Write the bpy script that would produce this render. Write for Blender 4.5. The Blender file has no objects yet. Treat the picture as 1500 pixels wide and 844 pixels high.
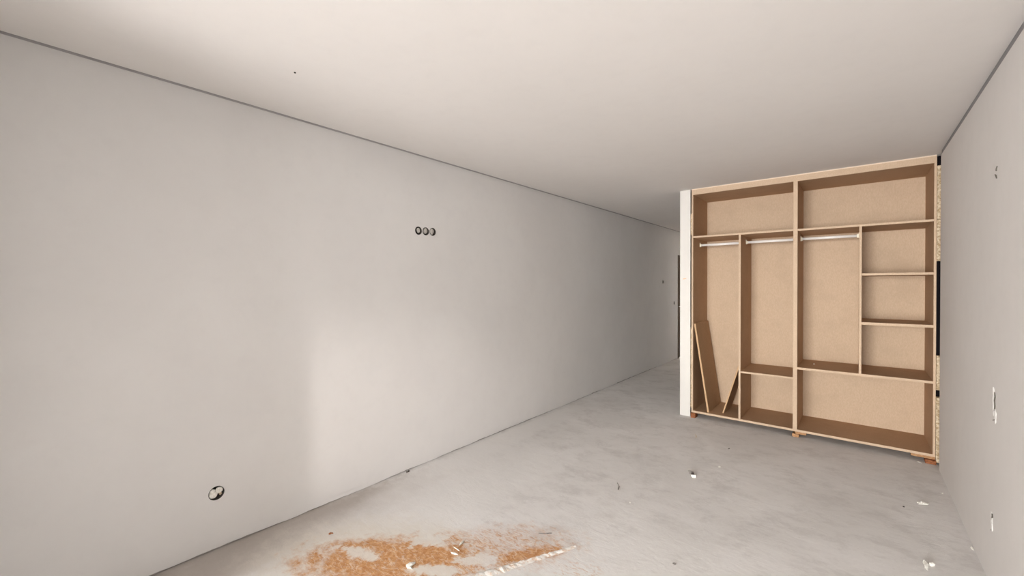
import bpy, bmesh, math, random
from mathutils import Vector, Matrix

C = bpy.context.scene.collection
sc = bpy.context.scene

# ------------------------------------------------------------------ camera
F_PX, YAW, PITCH, ROLL = 609.116, 0.6922976, -0.0078494, -0.0020695
EYE = Vector((0.0, 0.0, 1.5))
cy, sy = math.cos(YAW), math.sin(YAW)
fwd = Vector((-sy, cy, 0)); rt = Vector((cy, sy, 0)); up = Vector((0, 0, 1))
f2 = fwd * math.cos(PITCH) + up * math.sin(PITCH)
u2 = up * math.cos(PITCH) - fwd * math.sin(PITCH)
r3 = rt * math.cos(ROLL) + u2 * math.sin(ROLL)
u3 = u2 * math.cos(ROLL) - rt * math.sin(ROLL)
cam_data = bpy.data.cameras.new('camera')
cam = bpy.data.objects.new('camera', cam_data); C.objects.link(cam)
m = Matrix((r3, u3, -f2)).transposed().to_4x4(); m.translation = EYE
cam.matrix_world = m
cam_data.sensor_fit = 'HORIZONTAL'; cam_data.sensor_width = 36.0
cam_data.lens = F_PX / 1500.0 * 36.0
cam_data.clip_start = 0.02; cam_data.clip_end = 200
sc.camera = cam

# ------------------------------------------------------------------ light
sc.view_settings.view_transform = 'Standard'
sc.view_settings.look = 'None'
sc.view_settings.gamma = 1.0
sc.view_settings.use_curve_mapping = False
sc.view_settings.exposure = 1.88

w = bpy.data.worlds.new('daylight'); sc.world = w; w.use_nodes = True
nt = w.node_tree; nt.nodes.clear()
wo = nt.nodes.new('ShaderNodeOutputWorld'); bg = nt.nodes.new('ShaderNodeBackground')
tc = nt.nodes.new('ShaderNodeTexCoord'); sp = nt.nodes.new('ShaderNodeSeparateXYZ')
mr = nt.nodes.new('ShaderNodeMapRange'); mr.inputs[1].default_value = -1; mr.inputs[2].default_value = 1
rp = nt.nodes.new('ShaderNodeValToRGB')
rp.color_ramp.elements[0].position = 0.0; rp.color_ramp.elements[0].color = (0.80, 0.78, 0.75, 1)   # pale sunlit ground
rp.color_ramp.elements[1].position = 1.0; rp.color_ramp.elements[1].color = (0.62, 0.78, 1.0, 1)     # zenith
for pos, col in ((0.44, (1.0, 0.98, 0.96, 1)), (0.485, (1.30, 1.27, 1.21, 1)), (0.56, (1.29, 1.27, 1.22, 1)), (0.7, (0.80, 0.94, 1.15, 1))):
    e = rp.color_ramp.elements.new(pos); e.color = col
nt.links.new(tc.outputs['Generated'], sp.inputs[0]); nt.links.new(sp.outputs[2], mr.inputs[0])
nt.links.new(mr.outputs[0], rp.inputs[0]); nt.links.new(rp.outputs[0], bg.inputs[0])
bg.inputs[1].default_value = 10.0
nt.links.new(bg.outputs[0], wo.inputs[0])

# the window opening behind the camera
WX0, WX1, WZ, WY = -2.35, 0.42, 2.5, -5.5
portal = bpy.data.lights.new('window_portal', 'AREA'); portal.shape = 'RECTANGLE'
portal.size = WX1 - WX0; portal.size_y = WZ; portal.cycles.is_portal = True
po = bpy.data.objects.new('window_portal', portal); C.objects.link(po)
po.location = ((WX0 + WX1) / 2, WY - 0.12, WZ / 2); po.rotation_euler = (math.radians(90), 0, math.radians(0))

# spot added outside, standing in for reflected sunlight that brightens the left wall
sun = bpy.data.lights.new('reflected_sun_standin', 'SPOT'); sun.energy = 560; sun.color = (1.0, 0.93, 0.90)
sun.shadow_soft_size = 0.12; sun.spot_size = math.radians(9.0); sun.spot_blend = 1.0
so = bpy.data.objects.new('reflected_sun_standin', sun); C.objects.link(so)
so.location = (1.13, -8.3, 2.3)
tgt = Vector((-2.788, 1.65, 0.58))
so.rotation_euler = (tgt - so.location).to_track_quat('-Z', 'Y').to_euler()

# ------------------------------------------------------------------ room numbers
LX, RX, CZ, DY = -2.788, 0.516, 2.569, 4.90      # left wall, right wall, ceiling, wardrobe front
PX0, PX1, PY = -1.564, -1.452, 4.915             # partition wall
ENDY = 9.6
rnd = random.Random(4)

# ------------------------------------------------------------------ materials
class NT:
    def __init__(s, name, rough=0.85, spec=0.3):
        s.m = bpy.data.materials.new(name); s.m.use_nodes = True
        s.t = s.m.node_tree; s.b = s.t.nodes['Principled BSDF']
        s.b.inputs['Roughness'].default_value = rough
        s.b.inputs['Specular IOR Level'].default_value = spec
        s.co = s.t.nodes.new('ShaderNodeTexCoord').outputs['Object']
    def n(s, k): return s.t.nodes.new(k)
    def l(s, a, b): s.t.links.new(a, b)
    def mapping(s, scale=(1, 1, 1), rot=0, loc=(0, 0, 0), src=None):
        q = s.n('ShaderNodeMapping'); q.inputs['Scale'].default_value = scale
        q.inputs['Rotation'].default_value = (0, 0, rot); q.inputs['Location'].default_value = loc
        s.l(src or s.co, q.inputs[0]); return q.outputs[0]
    def noise(s, scale, detail=6, rough=0.6, src=None, dist=0.0):
        q = s.n('ShaderNodeTexNoise'); q.inputs['Scale'].default_value = scale
        q.inputs['Detail'].default_value = detail; q.inputs['Roughness'].default_value = rough
        q.inputs['Distortion'].default_value = dist
        s.l(src or s.co, q.inputs['Vector']); return q.outputs['Fac']
    def rng(s, v, a, b, c=0.0, d=1.0, smooth=True):
        q = s.n('ShaderNodeMapRange'); q.interpolation_type = 'SMOOTHSTEP' if smooth else 'LINEAR'
        s.l(v, q.inputs[0])
        for i, x in enumerate((a, b, c, d)): q.inputs[i + 1].default_value = x
        return q.outputs[0]
    def mth(s, op, a, b=None):
        q = s.n('ShaderNodeMath'); q.operation = op
        for i, x in enumerate((a, b)):
            if x is None: continue
            if isinstance(x, (int, float)): q.inputs[i].default_value = x
            else: s.l(x, q.inputs[i])
        return q.outputs[0]
    def mix(s, fac, a, b):
        q = s.n('ShaderNodeMix'); q.data_type = 'RGBA'
        if isinstance(fac, (int, float)): q.inputs[0].default_value = fac
        else: s.l(fac, q.inputs[0])
        for i, x in ((6, a), (7, b)):
            if isinstance(x, tuple): q.inputs[i].default_value = (*x, 1)
            else: s.l(x, q.inputs[i])
        return q.outputs[2]
    def ell(s, cx, cy_, a, b, ang, edge=0.35, warp=None, amt=0.5):
        """mask of an ellipse on the ground with a ragged edge"""
        q = s.n('ShaderNodeVectorMath'); q.operation = 'SUBTRACT'
        s.l(s.co, q.inputs[0]); q.inputs[1].default_value = (cx, cy_, 0)
        r = s.n('ShaderNodeVectorRotate'); r.rotation_type = 'Z_AXIS'; r.inputs['Angle'].default_value = -ang
        s.l(q.outputs[0], r.inputs[0])
        k = s.n('ShaderNodeVectorMath'); k.operation = 'MULTIPLY'; k.inputs[1].default_value = (1 / a, 1 / b, 0)
        s.l(r.outputs[0], k.inputs[0])
        d = s.n('ShaderNodeVectorMath'); d.operation = 'LENGTH'; s.l(k.outputs[0], d.inputs[0])
        v = d.outputs['Value']
        if warp is not None:
            v = s.mth('ADD', v, s.mth('MULTIPLY', s.mth('SUBTRACT', warp, 0.5), amt))
        return s.rng(v, 1 + edge, 1 - edge)
    def bump(s, h, strength=0.2, dist=0.01):
        q = s.n('ShaderNodeBump'); q.inputs['Strength'].default_value = strength
        q.inputs['Distance'].default_value = dist
        s.l(h, q.inputs['Height']); s.l(q.outputs[0], s.b.inputs['Normal'])
    def col(s, c):
        if isinstance(c, tuple): s.b.inputs['Base Color'].default_value = (*c, 1)
        else: s.l(c, s.b.inputs['Base Color'])
        return s.m

def plaster(name, a, b, strength=0.12):
    k = NT(name, 0.9, 0.2)
    big = k.rng(k.noise(1.1, 4, 0.55), 0.35, 0.65)
    fine = k.noise(9, 8, 0.65)
    c = k.mix(big, a, b)
    c = k.mix(k.rng(fine, 0.45, 0.75, 0, 0.25), c, tuple(x * 0.93 for x in a))
    k.bump(k.mth('ADD', k.noise(28, 6, 0.6), k.mth('MULTIPLY', k.noise(4, 3), 3.0)), strength, 0.004)
    return k.col(c)

M = {}
M['wall'] = plaster('wall_plaster', (0.708, 0.690, 0.676), (0.738, 0.721, 0.706))
M['wall_r'] = plaster('right_wall_plaster', (0.76, 0.73, 0.705), (0.785, 0.755, 0.73))
M['ceil'] = plaster('ceiling_board', (0.80, 0.765, 0.735), (0.815, 0.78, 0.75), 0.05)
M['part'] = plaster('partition_plaster', (0.70, 0.675, 0.645), (0.73, 0.705, 0.67))
M['raw'] = plaster('raw_render', (0.30, 0.28, 0.26), (0.36, 0.34, 0.31), 0.4)
M['undercoat'] = plaster('undercoat_render', (0.48, 0.465, 0.45), (0.54, 0.525, 0.51))
M['raw_warm'] = plaster('raw_brown_render', (0.26, 0.19, 0.13), (0.30, 0.22, 0.155), 0.4)
M['groove'] = NT('gap_profile_and_shade', 0.6).col((0.27, 0.26, 0.265))
M['gap_shade_l'] = NT('painted_gap_shade_left', 0.7).col((0.42, 0.40, 0.40))  # grey that paints in the shade of the left ceiling gap
M['dark'] = NT('gap_shade_black', 0.95, 0.1).col((0.012, 0.010, 0.012))  # flat black used as painted shade in the wardrobe gaps

# concrete screed, dusty, with a spill of orange clay powder
k = NT('concrete_screed', 0.82, 0.35)
wa = k.noise(3.0, 6, 0.6); wb = k.noise(11, 7, 0.65)
base = k.mix(k.rng(k.noise(1.6, 7, 0.6, dist=0.4), 0.32, 0.68), (0.74, 0.72, 0.70), (0.82, 0.80, 0.785))
str_ = k.noise(6, 8, 0.7, k.mapping((1, 2.2, 1), math.radians(32)), 0.6)
base = k.mix(k.rng(str_, 0.5, 0.72, 0, 0.3), base, (0.60, 0.57, 0.545))
mott = k.noise(3.4, 10, 0.75, k.mapping((1, 1.25, 1), math.radians(-20)), 0.2)
base = k.mix(k.rng(mott, 0.47, 0.66, 0, 0.6), base, (0.60, 0.575, 0.555))
base = k.mix(k.rng(k.noise(60, 5, 0.75), 0.60, 0.72, 0, 0.5), base, (0.50, 0.46, 0.43))
base = k.mix(k.rng(k.noise(24, 6, 0.7), 0.56, 0.75, 0, 0.35), base, (0.80, 0.78, 0.76))
# darker brown-grey strip along the left wall close by, pale plaster dust beside it and in the foreground
base = k.mix(k.mth('MULTIPLY', k.ell(-2.64, 1.05, 0.95, 0.27, math.radians(86), 0.45, wb, 1.1), 0.78), base, (0.40, 0.35, 0.31))
base = k.mix(k.mth('MULTIPLY', k.ell(-2.25, 2.05, 0.95, 0.36, math.radians(88), 0.5, wa, 1.2), 0.75), base, (0.80, 0.78, 0.76))
base = k.mix(k.mth('MULTIPLY', k.ell(-2.62, 3.2, 1.3, 0.13, math.radians(90), 0.4, wb, 0.8), 0.75), base, (0.80, 0.78, 0.76))
base = k.mix(k.mth('MULTIPLY', k.ell(-2.05, 1.25, 0.60, 0.36, math.radians(36), 0.4, wb, 0.9), 0.75), base, (0.74, 0.69, 0.61))
base = k.mix(k.mth('MULTIPLY', k.ell(-0.98, 2.0, 0.55, 0.24, math.radians(66), 0.5, wa, 1.2), 0.7), base, (0.80, 0.78, 0.76))
strk = k.noise(14, 8, 0.72, k.mapping((1.0, 2.6, 1), math.radians(-28)), 1.2)
m1 = k.ell(-1.95, 1.31, 0.47, 0.20, math.radians(37), 0.35, wb, 1.8)
m2 = k.ell(-1.58, 1.75, 0.42, 0.19, math.radians(48), 0.5, wb, 1.6)
m3 = k.ell(-1.12, 1.88, 0.13, 0.07, math.radians(60), 0.6, wb, 1.5)
holes = k.rng(k.noise(8.5, 6, 0.65, dist=0.5), 0.58, 0.68, 1.0, 0.3)
s1 = k.mth('MULTIPLY', m1, k.mth('MULTIPLY', k.rng(strk, 0.34, 0.50, 0.55, 1.0), holes))
s2 = k.mth('MULTIPLY', m2, k.mth('MULTIPLY', k.rng(strk, 0.44, 0.62, 0.2, 0.9), 0.85))
s3 = k.mth('MULTIPLY', m3, k.mth('MULTIPLY', k.rng(strk, 0.5, 0.62), 0.5))
wc = k.noise(22, 6, 0.7); wd_ = k.noise(13, 8, 0.72, dist=0.5)
def thin(src, wd):                     # thin wandering lines: where a noise field crosses its middle
    return k.rng(k.mth('ABSOLUTE', k.mth('SUBTRACT', src, 0.5)), 0.0, wd, 1.0, 0.0)
scr1 = thin(k.noise(9, 3, 0.5, k.mapping((1.0, 3.0, 1), math.radians(-70)), 0.6), 0.022)
scr2 = thin(k.noise(11, 3, 0.5, k.mapping((3.0, 1.0, 1), math.radians(-20)), 0.6), 0.018)
orange = k.mix(k.rng(k.noise(34, 7, 0.75), 0.36, 0.66), (0.47, 0.18, 0.038), (0.68, 0.38, 0.17))
orange = k.mix(k.mth('MULTIPLY', scr1, 0.6), orange, (0.80, 0.66, 0.50))
orange = k.mix(k.mth('MULTIPLY', scr2, 0.5), orange, (0.36, 0.15, 0.05))
bare = None
for (x_, y_, a_, b_, g_) in ((-1.59, 1.615, 0.115, 0.055, 42), (-1.95, 1.54, 0.11, 0.05, 30), (-2.14, 1.235, 0.11, 0.045, 20),
                             (-1.69, 1.42, 0.13, 0.045, 38), (-1.40, 1.60, 0.13, 0.05, 50)):
    e_ = k.ell(x_, y_, a_, b_, math.radians(g_), 0.35, wd_, 3.6)
    bare = e_ if bare is None else k.mth('MAXIMUM', bare, e_)
keep = k.mth('SUBTRACT', 1.0, k.mth('MULTIPLY', bare, 0.9))
e4 = k.mth('MULTIPLY', k.ell(-1.42, 1.80, 0.23, 0.05, math.radians(52), 0.6, wd_, 2.8), 0.7)
base = k.mix(k.mth('MULTIPLY', k.mth('MINIMUM', k.mth('ADD', k.mth('ADD', k.mth('ADD', s1, s2), s3), e4), 0.94), keep), base, orange)
k.bump(k.mth('ADD', k.mth('MULTIPLY', k.noise(45, 8, 0.7), 0.5), k.mth('MULTIPLY', str_, 1.5)), 0.28, 0.006)
M['floor'] = k.col(base)

# raw fibre board
def board(name, a, b, rough=0.7):
    k = NT(name, rough, 0.25)
    f = k.noise(160, 4, 0.7, k.mapping((1, 1, 0.35)))
    c = k.mix(k.rng(f, 0.35, 0.65), a, b)
    c = k.mix(k.rng(k.noise(5, 5, 0.6), 0.45, 0.7, 0, 0.35), c, tuple(x * 0.86 for x in a))
    k.bump(f, 0.05, 0.001)
    return k.col(c)
M['mdf'] = board('fibre_board', (0.47, 0.30, 0.175), (0.52, 0.34, 0.21))
M['mdf_back'] = board('fibre_board_back', (0.42, 0.30, 0.21), (0.46, 0.335, 0.24))
M['mdf_edge'] = board('fibre_board_cut_edge', (0.54, 0.40, 0.28), (0.60, 0.455, 0.33))
M['mdf_dark'] = board('loose_board_face', (0.44, 0.275, 0.15), (0.50, 0.325, 0.19))
M['pale_filler'] = board('pale_filler', (0.74, 0.62, 0.50), (0.8, 0.68, 0.56))
M['rod'] = NT('white_lacquered_tube', 0.35, 0.5).col((0.82, 0.79, 0.76))
M['bracket'] = NT('cream_plastic', 0.45, 0.5).col((0.86, 0.80, 0.64))
k = NT('reddish_wood_shim', 0.8)
M['shim'] = k.col(k.mix(k.rng(k.noise(60, 5, 0.7, k.mapping((1, 4, 4))), 0.4, 0.6), (0.16, 0.05, 0.018), (0.33, 0.13, 0.055)))
k = NT('tan_wood_shim', 0.8)
M['shim2'] = k.col(k.mix(k.rng(k.noise(60, 5, 0.7, k.mapping((1, 4, 4))), 0.4, 0.6), (0.34, 0.165, 0.07), (0.50, 0.30, 0.16)))
k = NT('cured_foam', 0.9)
M['foam'] = k.col(k.mix(k.rng(k.noise(55, 6, 0.7), 0.38, 0.62), (0.42, 0.30, 0.17), (0.76, 0.64, 0.48)))
k.bump(k.noise(70, 5, 0.7), 0.8, 0.01)
k = NT('white_plaster_crumb', 0.9)
M['crumb'] = k.col(k.mix(k.rng(k.noise(90, 5, 0.7), 0.4, 0.6), (0.70, 0.67, 0.61), (0.86, 0.84, 0.78)))
M['grit'] = NT('dark_grit', 0.9).col((0.05, 0.04, 0.035))
M['graychip'] = NT('grey_mortar_chip', 0.9).col((0.20, 0.18, 0.165))
M['straw'] = NT('straw_splinter', 0.8).col((0.62, 0.53, 0.38))
M['clay'] = NT('orange_clay_crumb', 0.9).col((0.36, 0.15, 0.07))
M['smudge'] = NT('orange_smudge', 0.9).col((0.78, 0.55, 0.36))
M['boxgrey'] = plaster('box_plaster', (0.40, 0.375, 0.34), (0.55, 0.52, 0.48), 0.5)
M['box_dark'] = NT('back_box_plastic', 0.6).col((0.07, 0.062, 0.055))
k = NT('dark_brown_door_veneer', 0.5, 0.4)
M['door'] = k.col(k.mix(k.rng(k.noise(12, 6, 0.6, k.mapping((8, 8, 0.6))), 0.35, 0.65), (0.045, 0.024, 0.012), (0.09, 0.05, 0.026)))
M['alu'] = NT('grey_window_frame', 0.4, 0.5).col((0.22, 0.22, 0.23))

# ------------------------------------------------------------------ mesh helpers
def link(name, bm, mats, parent=None, kind=None, smooth=False):
    bmesh.ops.recalc_face_normals(bm, faces=bm.faces)
    me = bpy.data.meshes.new(name); bm.to_mesh(me); bm.free()
    for x in (mats if isinstance(mats, (list, tuple)) else [mats]): me.materials.append(x)
    if smooth:
        for p in me.polygons: p.use_smooth = True
    o = bpy.data.objects.new(name, me); C.objects.link(o)
    if parent: o.parent = parent
    if kind: o['kind'] = kind
    return o

def bx(bm, x0, x1, y0, y1, z0, z1, mi=0, bevel=0.0):
    x0, x1 = sorted((x0, x1)); y0, y1 = sorted((y0, y1)); z0, z1 = sorted((z0, z1))
    vs = [bm.verts.new((x, y, z)) for x in (x0, x1) for y in (y0, y1) for z in (z0, z1)]
    fs = []
    for idx in ((0, 1, 3, 2), (4, 6, 7, 5), (0, 4, 5, 1), (2, 3, 7, 6), (0, 2, 6, 4), (1, 5, 7, 3)):
        f = bm.faces.new([vs[i] for i in idx]); f.material_index = mi; fs.append(f)
    if bevel:
        es = list({e for f in fs for e in f.edges})
        bmesh.ops.bevel(bm, geom=es, offset=bevel, segments=2, affect='EDGES', profile=0.6)
    return vs

def tube(bm, p0, p1, ra, rb=None, seg=16):
    """capped tube from p0 to p1; ra horizontal and rb vertical radius"""
    rb = rb or ra
    p0, p1 = Vector(p0), Vector(p1); d = (p1 - p0).normalized()
    h = d.cross(Vector((0, 0, 1)))
    if h.length < 1e-4: h = Vector((1, 0, 0))
    h.normalize(); v = h.cross(d).normalized()
    rings = []
    for p in (p0, p1):
        rings.append([bm.verts.new(p + h * ra * math.cos(a) + v * rb * math.sin(a))
                      for a in [2 * math.pi * i / seg for i in range(seg)]])
    for i in range(seg):
        j = (i + 1) % seg
        bm.faces.new((rings[0][i], rings[0][j], rings[1][j], rings[1][i]))
    bm.faces.new(rings[0]); bm.faces.new(rings[1])

def edge_front(o, front_y, tol=0.002):
    """the cut front edge of a board takes the second material slot"""
    for p in o.data.polygons:
        if p.normal.y < -0.7 and abs(p.center.y - front_y) < tol: p.material_index = 1
    return o

def tagged(o, label, cat, group=None):
    o['label'] = label; o['category'] = cat
    if group: o['group'] = group
    return o

def thing(name, loc, label, cat, group=None):
    o = bpy.data.objects.new(name, None); C.objects.link(o); o.location = loc
    o.empty_display_size = 0.1
    return tagged(o, label, cat, group)

def boolean_cut(o, cutters):
    for c in cutters:
        md = o.modifiers.new('cut', 'BOOLEAN'); md.operation = 'DIFFERENCE'; md.object = c; md.solver = 'EXACT'
    dg = bpy.context.evaluated_depsgraph_get()
    me = bpy.data.meshes.new_from_object(o.evaluated_get(dg))
    o.modifiers.clear(); o.data = me
    for c in cutters: bpy.data.objects.remove(c, do_unlink=True)

# ------------------------------------------------------------------ the setting
bm = bmesh.new(); bx(bm, LX - 0.15, RX + 0.3, WY - 0.15, ENDY + 0.15, -0.12, 0.0)
floor = link('floor', bm, M['floor'], kind='structure')

# plasterboard ceiling hung below the slab, stopping short of the left wall
bm = bmesh.new()
bx(bm, LX + 0.024, RX + 0.10, WY, ENDY, CZ, CZ + 0.022)
bx(bm, LX - 0.15, RX + 0.3, WY - 0.15, ENDY + 0.15, CZ + 0.10, CZ + 0.2)
ceiling = link('ceiling', bm, M['ceil'], kind='structure')
bm = bmesh.new(); tube(bm, (-2.1757, 0.9195, CZ + 0.003), (-2.1757, 0.9195, CZ - 0.0035), 0.005, seg=8)
link('screw_head', bm, M['grit'], ceiling)

# left wall, with a ragged lower edge of the plaster, holes for the round boxes and the far door
DY0, DY1, DZ = 8.615, 9.45, 2.09
bm = bmesh.new()
bx(bm, LX - 0.15, LX, -0.45, DY0, 0.03, CZ + 0.10)
bx(bm, LX - 0.15, LX, DY0, DY1, DZ, CZ + 0.10)
bx(bm, LX - 0.15, LX, DY1, ENDY, 0.0, CZ + 0.10)
wl = link('wall_left', bm, M['wall'], kind='structure')
BOXES = [(2.154, 1.948, 0.034), (2.229, 1.950, 0.034), (2.303, 1.953, 0.034), (0.736, 0.323, 0.039),
         (7.776, 1.548, 0.028), (8.40, 1.131, 0.034)]
bm = bmesh.new(); bx(bm, LX + 0.0003, LX + 0.0015, -0.4, ENDY - 0.01, CZ - 0.003, CZ + 0.04)  # thin strip whose grey colour stands for the shade in the gap
link('gap_profile_and_shade', bm, M['gap_shade_l'], wl)
cut = []
for (y, z, r) in BOXES:
    b = bmesh.new(); tube(b, (LX - 0.05, y, z), (LX + 0.05, y, z), r, seg=32)
    cut.append(link('cutter', b, M['wall']))
boolean_cut(wl, cut)
bm = bmesh.new()
bx(bm, LX - 0.15, LX - 0.010, -0.45, DY0, 0.0, 0.032)
link('plaster_backing', bm, M['raw'], wl)
bm = bmesh.new()
n = 420; ys = [WY + (DY0 - WY) * i / n for i in range(n + 1)]
rr = random.Random(9); z = 0.006; prev = None
for i, y in enumerate(ys):
    z += rr.uniform(-0.003, 0.003); z = min(max(z, 0.002), 0.013)
    if rr.random() < 0.03: z = rr.choice((0.001, 0.014, 0.009))
    cur = [bm.verts.new(v) for v in ((LX, y, z), (LX, y, 0.031), (LX - 0.009, y, 0.031), (LX - 0.009, y, z))]
    if prev:
        for a in range(4):
            b = (a + 1) % 4; bm.faces.new((prev[a], prev[b], cur[b], cur[a]))
    prev = cur
link('ragged_plaster_edge', bm, M['wall'], wl)

# right wall: stops under the shadow gap, steps back behind the wardrobe
bm = bmesh.new()
bx(bm, RX, RX + 0.15, -0.45, 4.762, 0.0, CZ - 0.037)
bx(bm, RX + 0.07, RX + 0.15, 4.762, 5.75, 0.0, CZ + 0.1)
wr = link('wall_right', bm, M['wall_r'], kind='structure')
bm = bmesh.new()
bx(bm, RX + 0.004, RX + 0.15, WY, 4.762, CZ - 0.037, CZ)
link('gap_profile_and_shade', bm, M['groove'], wr)
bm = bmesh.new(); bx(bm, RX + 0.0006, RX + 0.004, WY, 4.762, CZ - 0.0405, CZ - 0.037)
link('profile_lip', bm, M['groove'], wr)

# wall behind the camera with the tall window opening, end wall of the corridor, wall behind the wardrobe
bm = bmesh.new()
bx(bm, LX - 0.15, WX0, WY - 0.15, WY, 0, CZ + 0.1)
bx(bm, WX1, RX + 0.15, WY - 0.15, WY, 0, CZ + 0.1)
bx(bm, WX0, WX1, WY - 0.15, WY, WZ, CZ + 0.1)
bx(bm, LX - 0.15, LX, WY, -0.45, 0, CZ + 0.1); bx(bm, RX, RX + 0.15, WY, -0.45, 0, CZ - 0.037)
link('wall_back', bm, M['undercoat'], kind='structure')
bm = bmesh.new(); bx(bm, LX, -2.105, -0.55, -0.40, 0, CZ); bx(bm, -2.105, RX, -0.55, -0.40, 2.36, CZ)  # unseen stub and beam, added to shade the near left wall and ceiling
link('added_shade_stub', bm, M['wall'], kind='structure')
bm = bmesh.new(); bx(bm, LX - 0.15, RX + 0.15, ENDY, ENDY + 0.15, 0, CZ + 0.1)
link('wall_end', bm, M['raw_warm'], kind='structure')
bm = bmesh.new()
bx(bm, PX0, PX1, PY, ENDY, 0.0, CZ)
for v in bm.verts: pass
wp = link('wall_partition', bm, M['part'], kind='structure')
bm = bmesh.new(); bx(bm, PX1, RX + 0.15, 5.62, 5.75, 0, CZ)
link('wall_behind_wardrobe', bm, M['raw'], kind='structure')
# orange smudge on the end of the partition
bm = bmesh.new()
vs = [bm.verts.new((-1.515 + dx, PY - 0.0008, 1.565 + dz)) for dx, dz in
      ((-0.020, -0.006), (-0.008, -0.009), (0.010, -0.004), (0.024, 0.003), (0.014, 0.010), (0.0, 0.006), (-0.014, 0.004))]
bm.faces.new(vs); link('smudge', bm, M['smudge'], wp)

bm = bmesh.new(); bx(bm, LX - 1.0, RX + 1.0, WY - 2.1, WY - 0.15, 2.62, 2.8)
link('sky_blocker_1', bm, M['raw'], kind='structure')   # unseen overhang slab, added to block the high sky
# window frame behind the camera
bm = bmesh.new()
t = 0.05
bx(bm, WX0, WX0 + t, WY - 0.11, WY - 0.05, 0, WZ); bx(bm, WX1 - t, WX1, WY - 0.11, WY - 0.05, 0, WZ)
bx(bm, WX0 + t, WX1 - t, WY - 0.11, WY - 0.05, WZ - t, WZ); bx(bm, WX0 + t, WX1 - t, WY - 0.11, WY - 0.05, 0, 0.03)
link('window_1', bm, M['alu'], kind='structure')

# dark door at the far end of the corridor
bm = bmesh.new()
bx(bm, LX - 0.06, LX - 0.02, DY0 + 0.03, DY1 - 0.03, 0.006, DZ - 0.03, bevel=0.002)
d1 = link('door_1', bm, M['door'], kind='structure')
bm = bmesh.new()
bx(bm, LX - 0.13, LX + 0.012, DY0 - 0.0, DY0 + 0.028, 0, DZ); bx(bm, LX - 0.13, LX + 0.012, DY1 - 0.028, DY1, 0, DZ)
bx(bm, LX - 0.13, LX + 0.012, DY0 + 0.028, DY1 - 0.028, DZ - 0.028, DZ)
link('door_frame', bm, M['door'], d1)
bm = bmesh.new(); tube(bm, (LX - 0.02, DY0 + 0.09, 1.05), (LX + 0.035, DY0 + 0.09, 1.05), 0.009)
tube(bm, (LX + 0.035, DY0 + 0.085, 1.05), (LX + 0.035, DY0 + 0.2, 1.05), 0.008)
link('door_handle', bm, M['rod'], d1, smooth=True)

# ------------------------------------------------------------------ round back boxes in the left wall
def lump(bm, c, r, seed, seg=10, rings=6, squash=(1, 1, 1), amp=0.35):
    """an irregular solid crumb"""
    rr = random.Random(seed)
    geo = bmesh.ops.create_icosphere(bm, subdivisions=2, radius=1.0)
    ph = [Vector((rr.uniform(-1, 1), rr.uniform(-1, 1), rr.uniform(-1, 1))).normalized() for _ in range(7)]
    am = [rr.uniform(-amp, amp) for _ in range(7)]
    for v in geo['verts']:
        d = v.co.normalized(); s = 1.0
        for p_, a_ in zip(ph, am): s += a_ * max(0, d.dot(p_)) ** 3
        q = d * s * r
        v.co = Vector((q.x * squash[0], q.y * squash[1], q.z * squash[2])) + Vector(c)
    return geo['verts']

def box_parts(root, y, z, r, seed, depth=0.04, fill=0.62):
    rr = random.Random(seed)
    # cup lining the hole
    bm = bmesh.new(); seg = 32
    prof = [(LX + 0.0012, r * 0.985), (LX + 0.0012, r * 0.915), (LX - depth, r * 0.86)]
    rings = []
    for (x, q) in prof:
        rings.append([bm.verts.new((x, y + q * math.cos(2 * math.pi * i / seg), z + q * math.sin(2 * math.pi * i / seg))) for i in range(seg)])
    for a, b in zip(rings, rings[1:]):
        for i in range(seg):
            j = (i + 1) % seg; bm.faces.new((a[i], a[j], b[j], b[i]))
    bm.faces.new(rings[-1])
    link('box_cup', bm, M['box_dark'], root, smooth=False)
    # plaster wad and wire ends inside
    bm = bmesh.new()
    lump(bm, (LX - 0.010, y + r * rr.uniform(-0.12, 0.12), z + r * rr.uniform(0.0, 0.15)), r * (fill + 0.1), seed, squash=(0.35, 0.85, 1.0), amp=0.3)
    link('plaster_plug', bm, M['boxgrey'], root)

LBL = ['round wall box at the left end of the row of three high on the wall',
       'round wall box in the middle of the row of three high on the wall',
       'round wall box at the right end of the row of three high on the wall']
for i in range(3):
    y, z, r = BOXES[i]
    t_ = thing('wall_box', (LX, y, z), LBL[i], 'wall box', 'round electrical boxes in the long wall')
    t_.location = (0, 0, 0)
    box_parts(t_, y, z, r, 20 + i * 3, fill=0.60 + 0.04 * i)
y, z, r = BOXES[3]
t_ = thing('wall_box', (0, 0, 0), 'open round socket box low on the long wall with broken plaster inside', 'wall box', 'round electrical boxes in the long wall')
bm = bmesh.new(); seg = 32; rings = []
for (x, q) in ((LX + 0.001, r * 0.99), (LX - 0.003, r * 0.93), (LX - 0.045, r * 0.88)):
    rings.append([bm.verts.new((x, y + q * math.cos(2 * math.pi * i / seg), z + q * math.sin(2 * math.pi * i / seg))) for i in range(seg)])
for a, b in zip(rings, rings[1:]):
    for i in range(seg):
        j = (i + 1) % seg; bm.faces.new((a[i], a[j], b[j], b[i]))
bm.faces.new(rings[-1]); link('box_cup', bm, M['box_dark'], t_)
bm = bmesh.new()
lump(bm, (LX - 0.010, y + 0.012, z + 0.010), 0.026, 5, squash=(0.4, 0.85, 0.75))
lump(bm, (LX - 0.012, y - 0.012, z - 0.010), 0.023, 6, squash=(0.45, 0.9, 0.9))
lump(bm, (LX - 0.014, y - 0.016, z + 0.006), 0.020, 8, squash=(0.45, 0.9, 0.9))
link('plaster_plug', bm, M['crumb'], t_)
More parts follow.
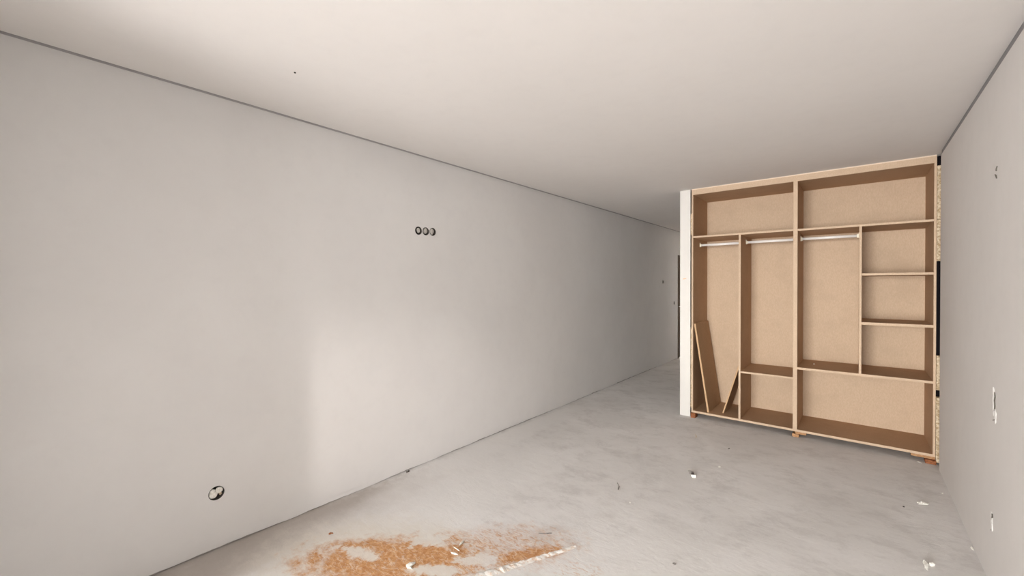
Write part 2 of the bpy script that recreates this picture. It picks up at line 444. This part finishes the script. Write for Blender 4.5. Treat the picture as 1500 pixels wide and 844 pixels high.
bm = bmesh.new(); lump(bm, (LX - 0.008, y + 0.020, z - 0.013), 0.009, 7, squash=(0.5, 1, 1))
link('conduit_end', bm, M['foam'], t_)
for (i, lab) in ((4, 'small wall box in the shaded corridor wall, the higher of two'),
                 (5, 'small wall box in the shaded corridor wall beside the dark door')):
    y, z, r = BOXES[i]
    t_ = thing('wall_box', (0, 0, 0), lab, 'wall box', 'round electrical boxes in the long wall')
    box_parts(t_, y, z, r, 40 + i, fill=0.75)

# ------------------------------------------------------------------ marks on the right wall (broken plaster)
M['patch'] = NT('fresh_white_filler', 0.9).col((0.90, 0.88, 0.85))
def patch(y, z, h, wd, seed):
    bm = bmesh.new(); rr = random.Random(seed)
    for i in range(5):
        lump(bm, (RX - 0.001, y + rr.uniform(-wd, wd) * 0.4, z + h * (i / 4 - 0.5)), wd * rr.uniform(0.45, 0.75), seed + i, squash=(0.15, 0.85, 1.1))
    link('plaster_patch', bm, M['patch'], wr)
def crack(pts, wdt):
    bm = bmesh.new(); L = []; Rr_ = []
    for i, (y, z) in enumerate(pts):
        s = wdt * (0.35 + 0.65 * math.sin(math.pi * (i + 0.5) / len(pts)))
        L.append((y - s, z)); Rr_.append((y + s, z))
    for x in (RX - 0.0045, RX + 0.002):
        pass
    a = [bm.verts.new((RX - 0.0035, y, z)) for y, z in L + Rr_[::-1]]
    b = [bm.verts.new((RX + 0.002, y, z)) for y, z in L + Rr_[::-1]]
    bm.faces.new(a); bm.faces.new(b[::-1])
    for i in range(len(a)):
        j = (i + 1) % len(a); bm.faces.new((a[i], b[i], b[j], a[j]))
    link('plaster_crack', bm, M['raw_dark'], wr)
M['raw_dark'] = NT('chipped_hole', 0.95, 0.1).col((0.13, 0.115, 0.10))
patch(3.055, 0.925, 0.10, 0.030, 11); patch(3.02, 0.862, 0.035, 0.026, 12); patch(3.07, 0.335, 0.06, 0.026, 13)
crack([(3.030, 0.975), (3.022, 0.955), (3.030, 0.935), (3.024, 0.91), (3.03, 0.885)], 0.0055)
crack([(3.065, 0.832), (3.04, 0.838), (3.02, 0.846)], 0.006)
crack([(3.06, 0.372), (3.055, 0.362), (3.062, 0.352)], 0.007); crack([(3.07, 0.300), (3.066, 0.292), (3.075, 0.285)], 0.006)
crack([(3.015, 2.062), (3.03, 2.052), (3.03, 2.042)], 0.0045); crack([(3.05, 2.030), (3.03, 2.018), (3.02, 2.005)], 0.005)

# ------------------------------------------------------------------ wardrobe
XO0, XI0, D1A, D1B, MA, MB_, D2A, D2B, XI1, XO1 = -1.434, -1.417, -0.959, -0.940, -0.481, -0.446, 0.016, 0.034, 0.492, 0.508
YB = 5.48
W = thing('wardrobe', (0, 0, 0), 'doorless built-in wardrobe of raw tan board with open shelves and hanging rods', 'wardrobe')
def bd(name, x0, x1, z0, z1, y0=DY, y1=YB, mat='mdf', label=None):
    bm = bmesh.new(); bx(bm, x0, x1, y0, y1, z0, z1, bevel=0.0008)
    o = link(name, bm, [M[mat], M['mdf_edge']], W); edge_front(o, y0)
    if label: o['label'] = label
    return o
bd('side_panel', XO0, XI0, 0.056, 2.522)
bd('side_panel', XI1, XO1, 0.056, 2.522)
bd('divider', MA, MB_, 0.078, 2.504, label='double thick upright in the middle')
bd('divider', D1A, D1B, 0.078, 2.022)
bd('divider', D2A, D2B, 0.688, 2.020)
bd('bottom_panel', XI0, XI1, 0.056, 0.078)
bd('top_panel', XI0, XI1, 2.504, 2.522, y0=DY + 0.016)
o = bd('top_rail', XO0, XO1, 2.504, 2.560, y0=DY - 0.001, y1=DY + 0.015, mat='mdf_edge')
bm = bmesh.new(); bx(bm, XO0, XO1, DY + 0.001, DY + 0.014, 2.560, CZ)
link('filler_strip', bm, M['pale_filler'], W)
for (a, b) in ((XI0, MA), (MB_, XI1)):
    bd('back_panel', a, b, 0.078, 2.504, YB - 0.008, YB, mat='mdf_back')
yb = YB - 0.008
bd('shelf', XI0, MA, 2.022, 2.040, y1=yb)
bd('shelf', MB_, XI1, 2.020, 2.038, y1=yb)
bd('shelf', D1B, MA, 0.566, 0.585, y1=yb)
bd('shelf', MB_, XI1, 0.667, 0.688, y1=yb)
bd('shelf', D2B, XI1, 1.577, 1.597, y0=DY + 0.003, y1=yb)
bd('shelf', D2B, XI1, 1.133, 1.156, y0=DY + 0.003, y1=yb)
# hanging rods on cream end brackets
for (a, b, yy, zz) in ((XI0, D1A, 5.165, 1.957), (D1B, MA, 5.178, 1.961), (MB_, D2A, 5.19, 1.963)):
    bm = bmesh.new(); tube(bm, (a + 0.004, yy, zz), (b - 0.004, yy, zz), 0.0085, 0.0135, 20)
    r_ = link('hanging_rod', bm, M['rod'], W, smooth=True)
    for (s, q) in ((1, a), (-1, b)):
        bm = bmesh.new()
        bx(bm, q, q + s * 0.004, yy - 0.014, yy + 0.014, zz - 0.022, zz + 0.030, bevel=0.001)
        bx(bm, q, q + s * 0.016, yy - 0.0125, yy + 0.0125, zz - 0.0185, zz - 0.013)
        bx(bm, q, q + s * 0.016, yy - 0.0135, yy - 0.0105, zz - 0.0185, zz + 0.016)
        bx(bm, q, q + s * 0.016, yy + 0.0105, yy + 0.0135, zz - 0.0185, zz + 0.016)
        link('rod_bracket', bm, M['bracket'], r_)

# ------------------------------------------------------------------ loose boards standing in the wardrobe
def leaning(name, xb, zb, xt, zt, y0, y1, yt1, th, label, skew=0.0):
    bm = bmesh.new()
    d = Vector((xt - xb, 0, zt - zb)).normalized(); nrm = Vector((d.z, 0, -d.x)) * th
    c = []
    for (x, z, ya, yb_) in ((xb, zb, y0, y1), (xt, zt, y0 + skew, yt1)):
        for y in (ya, yb_):
            c.append(Vector((x, y, z))); c.append(Vector((x, y, z)) + nrm)
    v = [bm.verts.new(q) for q in c]     # 0 bottom front,1 +n, 2 bottom back,3 +n, 4 top front,5,6 top back,7
    for idx in ((0, 1, 3, 2), (4, 6, 7, 5), (0, 4, 5, 1), (2, 3, 7, 6), (0, 2, 6, 4), (1, 5, 7, 3)):
        bm.faces.new([v[i] for i in idx])
    bmesh.ops.bevel(bm, geom=list(bm.edges), offset=0.0007, segments=1, affect='EDGES')
    o = link(name, bm, [M['mdf_dark'], M['shelf_cut']])
    for p in o.data.polygons:
        if abs(p.normal.y) > 0.7 or abs(p.normal.dot(d)) > 0.9: p.material_index = 1
    return tagged(o, label, 'board', 'loose boards standing in the wardrobe')
M['shelf_cut'] = board('loose_board_cut_edge', (0.52, 0.33, 0.18), (0.62, 0.42, 0.25))
leaning('loose_board', -1.272, 0.0785, -1.4155, 1.055, 4.925, 5.44, 5.44, 0.018,
        'taller loose board leaning against the left side panel inside the wardrobe')
leaning('loose_board', -1.137, 0.0833, -0.976, 0.64, 5.00, 5.40, 5.40, 0.014,
        'shorter loose board leaning right against the first upright inside the wardrobe')

# ------------------------------------------------------------------ shims under the wardrobe
def shim(x0, x1, y0, y1, z0, z1, mat, label, taper=0.0):
    bm = bmesh.new(); bx(bm, x0, x1, y0, y1, z0, z1)
    for v in bm.verts:
        if v.co.z > (z0 + z1) / 2 and v.co.x < (x0 + x1) / 2: v.co.z -= taper
        v.co.x += rnd.uniform(-0.001, 0.001)
    bmesh.ops.bevel(bm, geom=list(bm.edges), offset=0.002, segments=1, affect='EDGES')
    return tagged(link('shim_block', bm, M[mat]), label, 'shim', 'shims under the wardrobe')
shim(-1.436, -1.387, 4.880, 4.965, 0.0, 0.0555, 'shim', 'reddish wooden block under the left front corner of the wardrobe')
shim(-0.486, -0.430, 4.905, 4.99, 0.0, 0.030, 'shim2', 'tan wooden block on the floor under the middle of the wardrobe')
shim(-0.462, -0.372, 4.912, 4.99, 0.0305, 0.0555, 'shim2', 'thin tan wooden wedge lying on the block under the middle of the wardrobe')
shim(0.445, 0.512, 4.872, 4.975, 0.0, 0.033, 'shim', 'reddish wooden block on the floor under the right front corner of the wardrobe')
shim(0.36, 0.507, 4.905, 4.99, 0.0335, 0.0555, 'shim2', 'long thin wooden wedge above the block under the right front corner of the wardrobe')

# ------------------------------------------------------------------ cured filler in the gaps beside the wardrobe
def filler(x0, x1, yf, z0, z1, seed, parent):
    bm = bmesh.new(); rr = random.Random(seed); n = max(3, int((z1 - z0) / 0.02)); prev = None
    for i in range(n + 1):
        z = z0 + (z1 - z0) * i / n; dy = rr.uniform(-0.006, 0.008)
        a, b = x0 + rr.uniform(0, 0.002), x1 - rr.uniform(0, 0.002)
        cur = [bm.verts.new(v) for v in ((a, yf + dy, z), ((a + b) / 2, yf + dy - rr.uniform(0, 0.006), z), (b, yf + dy + rr.uniform(-0.003, 0.003), z), (b, yf + 0.05, z), (a, yf + 0.05, z))]
        if prev:
            for p_ in range(5):
                q = (p_ + 1) % 5; bm.faces.new((prev[p_], prev[q], cur[q], cur[p_]))
        else: bm.faces.new(cur)
        prev = cur
    bm.faces.new(prev)
    link('gap_filler', bm, M['foam'], parent)
GX0, GX1 = XO1 + 0.0005, RX + 0.069
for s, (a, b) in enumerate(((0.02, 0.56), (0.62, 0.905), (1.69, 2.03), (2.035, 2.475))):
    filler(GX0, GX1, 4.885, a, b, 60 + s, wr)
for s, (a, b) in enumerate(((0.10, 1.01), (2.06, 2.30))):
    filler(PX1 + 0.0005, XO0 - 0.0005, 4.925, a, b, 70 + s, wp)
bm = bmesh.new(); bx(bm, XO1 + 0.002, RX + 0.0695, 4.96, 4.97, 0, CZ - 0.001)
link('painted_gap_shade', bm, M['dark'], wr)  # black sheet put in as the shade deep in the gap
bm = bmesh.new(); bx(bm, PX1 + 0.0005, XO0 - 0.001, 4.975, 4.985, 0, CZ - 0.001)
link('painted_gap_shade', bm, M['dark'], wp)  # same painted shade for the gap on the partition side

# ------------------------------------------------------------------ crumbs and chips on the floor
def shard(bm, c, r, seed, sq):
    """an angular broken piece: the hull of a few scattered points"""
    rr = random.Random(seed); vs = []
    a0 = rr.uniform(0, 3.14)
    for i in range(13):
        d = Vector((rr.gauss(0, 1), rr.gauss(0, 1), rr.gauss(0, 1))).normalized() * rr.uniform(0.75, 1.15)
        q = Vector((d.x * sq[0], d.y * sq[1], 0)); q.rotate(Matrix.Rotation(a0, 3, 'Z'))
        vs.append(bm.verts.new((c[0] + q.x * r, c[1] + q.y * r, max(c[2] + d.z * sq[2] * r, 0.0001 if c[2] < 0.2 else 0.68815))))
    g = bmesh.ops.convex_hull(bm, input=vs)
    bmesh.ops.delete(bm, geom=list({x for x in g['geom_interior'] + g['geom_unused'] if isinstance(x, bmesh.types.BMVert)}), context='VERTS')
def crumb(name, pieces, label, cat='crumb', group='crumbs on the floor', size=1.0):
    """pieces: (x, y, z0, r, squash, seed, material)"""
    mats = []; bm = bmesh.new()
    for (x, y, z0, r, sq, sd, mt) in pieces:
        if M[mt] not in mats: mats.append(M[mt])
        before = len(bm.faces); r *= size
        shard(bm, (x, y, z0 + r * sq[2] * 0.7), r, sd, sq)
        bm.faces.ensure_lookup_table()
        for f in bm.faces[before:]: f.material_index = mats.index(M[mt])
    return tagged(link(name, bm, mats), label, cat, group)
crumb('mortar_chip', [(-1.008, 3.425, 0, 0.020, (1.5, 0.6, 0.9), 1, 'graychip'), (-0.985, 3.400, 0, 0.014, (1, 1, 1.1), 2, 'grit'),
                      (-0.968, 3.375, 0, 0.019, (1.2, .8, 0.8), 3, 'crumb')], 'grey and white mortar chip lying mid floor in front of the wardrobe')
crumb('plaster_crumb', [(0.352, 3.945, 0, 0.024, (1.5, .8, .55), 14, 'crumb'), (0.372, 3.955, 0, 0.014, (1, 1, .5), 15, 'crumb'), (0.33, 3.96, 0, 0.012, (1.2, .7, .5), 16, 'crumb')],
      'flat white plaster crumb near the right wall, the farther of the two large ones')
crumb('plaster_crumb', [(0.287, 3.085, 0, 0.026, (1.6, .5, .5), 17, 'crumb'), (0.283, 3.115, 0, 0.017, (1.3, .6, .7), 18, 'crumb'), (0.312, 3.11, 0, 0.016, (.8, 1, .9), 19, 'crumb')],
      'clump of white plaster crumbs nearest the camera by the right wall')
crumb('plaster_crumb', [(0.508, 3.45, 0, 0.012, (.7, 1.2, 1), 21, 'crumb')], 'tiny white crumb lying right at the foot of the right wall')
crumb('plaster_crumb', [(0.475, 4.24, 0, 0.008, (1.3, 1, .6), 22, 'crumb')], 'tiny white crumb close to the right wall beyond the flat crumb')
crumb('plaster_crumb', [(0.41, 4.85, 0, 0.012, (1.6, .8, .5), 23, 'crumb')], 'small white crumb in front of the right front corner of the wardrobe')
crumb('plaster_crumb', [(-0.86, 3.694, 0, 0.010, (1, 1, .7), 24, 'crumb')], 'tiny white crumb behind the grey mortar chip')
crumb('dark_crumb', [(-0.89, 4.163, 0, 0.010, (1.2, .8, .6), 25, 'graychip')], 'tiny dark crumb on the floor left of the middle of the wardrobe')
crumb('dark_crumb', [(0.248, 3.821, 0, 0.007, (1, 1, .6), 26, 'grit')], 'tiny dark speck left of the flat white crumb')
crumb('dark_crumb', [(-0.747, 2.259, 0, 0.009, (.8, 1.2, .6), 27, 'graychip')], 'tiny dark crumb on the pale foreground floor')
crumb('plaster_crumb', [(-1.193, 2.703, 0, 0.007, (1, 1, .6), 28, 'crumb')], 'tiny pale crumb beside the dark twig mark')
crumb('plaster_crumb', [(-1.830, 1.350, 0, 0.024, (1.5, .75, .35), 29, 'crumb'), (-1.812, 1.338, 0, 0.014, (1, 1, .5), 30, 'crumb')],
      'grey white plaster flake lying in the orange dust')
for (x_, y_, r_0, sd_, w_) in ((-1.74, 1.60, 0.012, 31, 'middle'), (-1.715, 1.565, 0.011, 32, 'nearest the camera'), (-1.757, 1.65, 0.012, 35, 'farthest from the camera')):
    crumb('plaster_sliver', [(x_, y_, 0, r_0, (2.4, .6, .6), sd_, 'crumb')],
          'pale plaster sliver inside the orange dust, ' + w_ + ' of the three', 'crumb', 'plaster slivers in the orange dust')
crumb('clay_crumb', [(-2.435, 1.218, 0, 0.009, (1.4, .8, .7), 33, 'clay'), (-2.428, 1.226, 0, 0.008, (1, 1, .7), 34, 'clay')],
      'small red brown crumb lying left of the orange dust')
crumb('mortar_chip', [(-2.765, 2.01, 0, 0.010, (1, 1.6, .8), 36, 'graychip'), (-2.762, 2.024, 0, 0.009, (1, 1.4, 1), 37, 'grit')],
      'small dark mortar chip at the foot of the long left wall')
crumb('plaster_crumb', [(-0.3296, 5.178, 0.6882, 0.008, (1, 1, .9), 38, 'crumb')], 'tiny white crumb lying on the low shelf of the wardrobe')
def splinter(p0, p1, r, mat, label):
    bm = bmesh.new(); p0, p1 = Vector((*p0, r)), Vector((*p1, r)); mid = (p0 + p1) / 2 + Vector((0.008, 0.004, 0))
    tube(bm, p0, mid, r * 0.6, seg=6); tube(bm, mid, p1, r, seg=6)
    tagged(link('wood_splinter', bm, M[mat]), label, 'splinter', 'splinters on the floor')
splinter((-1.235, 4.34), (-1.205, 4.26), 0.004, 'straw', 'pale bent splinter on the floor in front of the left block')
splinter((-1.385, 2.91), (-1.335, 2.82), 0.004, 'graychip', 'thin dark twig lying on the floor left of the mortar chip')
splinter((-1.47, 2.02), (-1.41, 2.07), 0.0025, 'graychip', 'thin dark splinter beyond the orange dust')

# long low ridge of smeared plaster across the dust
bm = bmesh.new(); rr = random.Random(77); n = 40; prev = None
A, B = Vector((-1.52, 1.47)), Vector((-1.235, 2.055)); d = (B - A).normalized(); s_ = Vector((d.y, -d.x))
for i in range(n + 1):
    t = i / n; w_ = (0.026 * (1 - 0.6 * t)) * (0.75 + rr.uniform(0, 0.5)); h = 0.0035 + rr.uniform(0, 0.003)
    if i in (0, n): w_ *= 0.3
    c = A.lerp(B, t) + s_ * rr.uniform(-0.003, 0.003)
    cur = [bm.verts.new((*(c - s_ * w_), 0.0002)), bm.verts.new((*(c - s_ * w_ * .5), h)), bm.verts.new((*(c + s_ * w_ * .3), h * rr.uniform(.4, 1))), bm.verts.new((*(c + s_ * w_ * 1.3), 0.0002))]
    if prev:
        for a in range(3): bm.faces.new((prev[a], prev[a + 1], cur[a + 1], cur[a]))
    prev = cur
k = NT('smeared_plaster', 0.9); 
link('plaster_ridge', bm, k.col(k.mix(k.rng(k.noise(30, 6, 0.7), 0.45, 0.65), (0.80, 0.77, 0.73), (0.66, 0.50, 0.38))), floor)
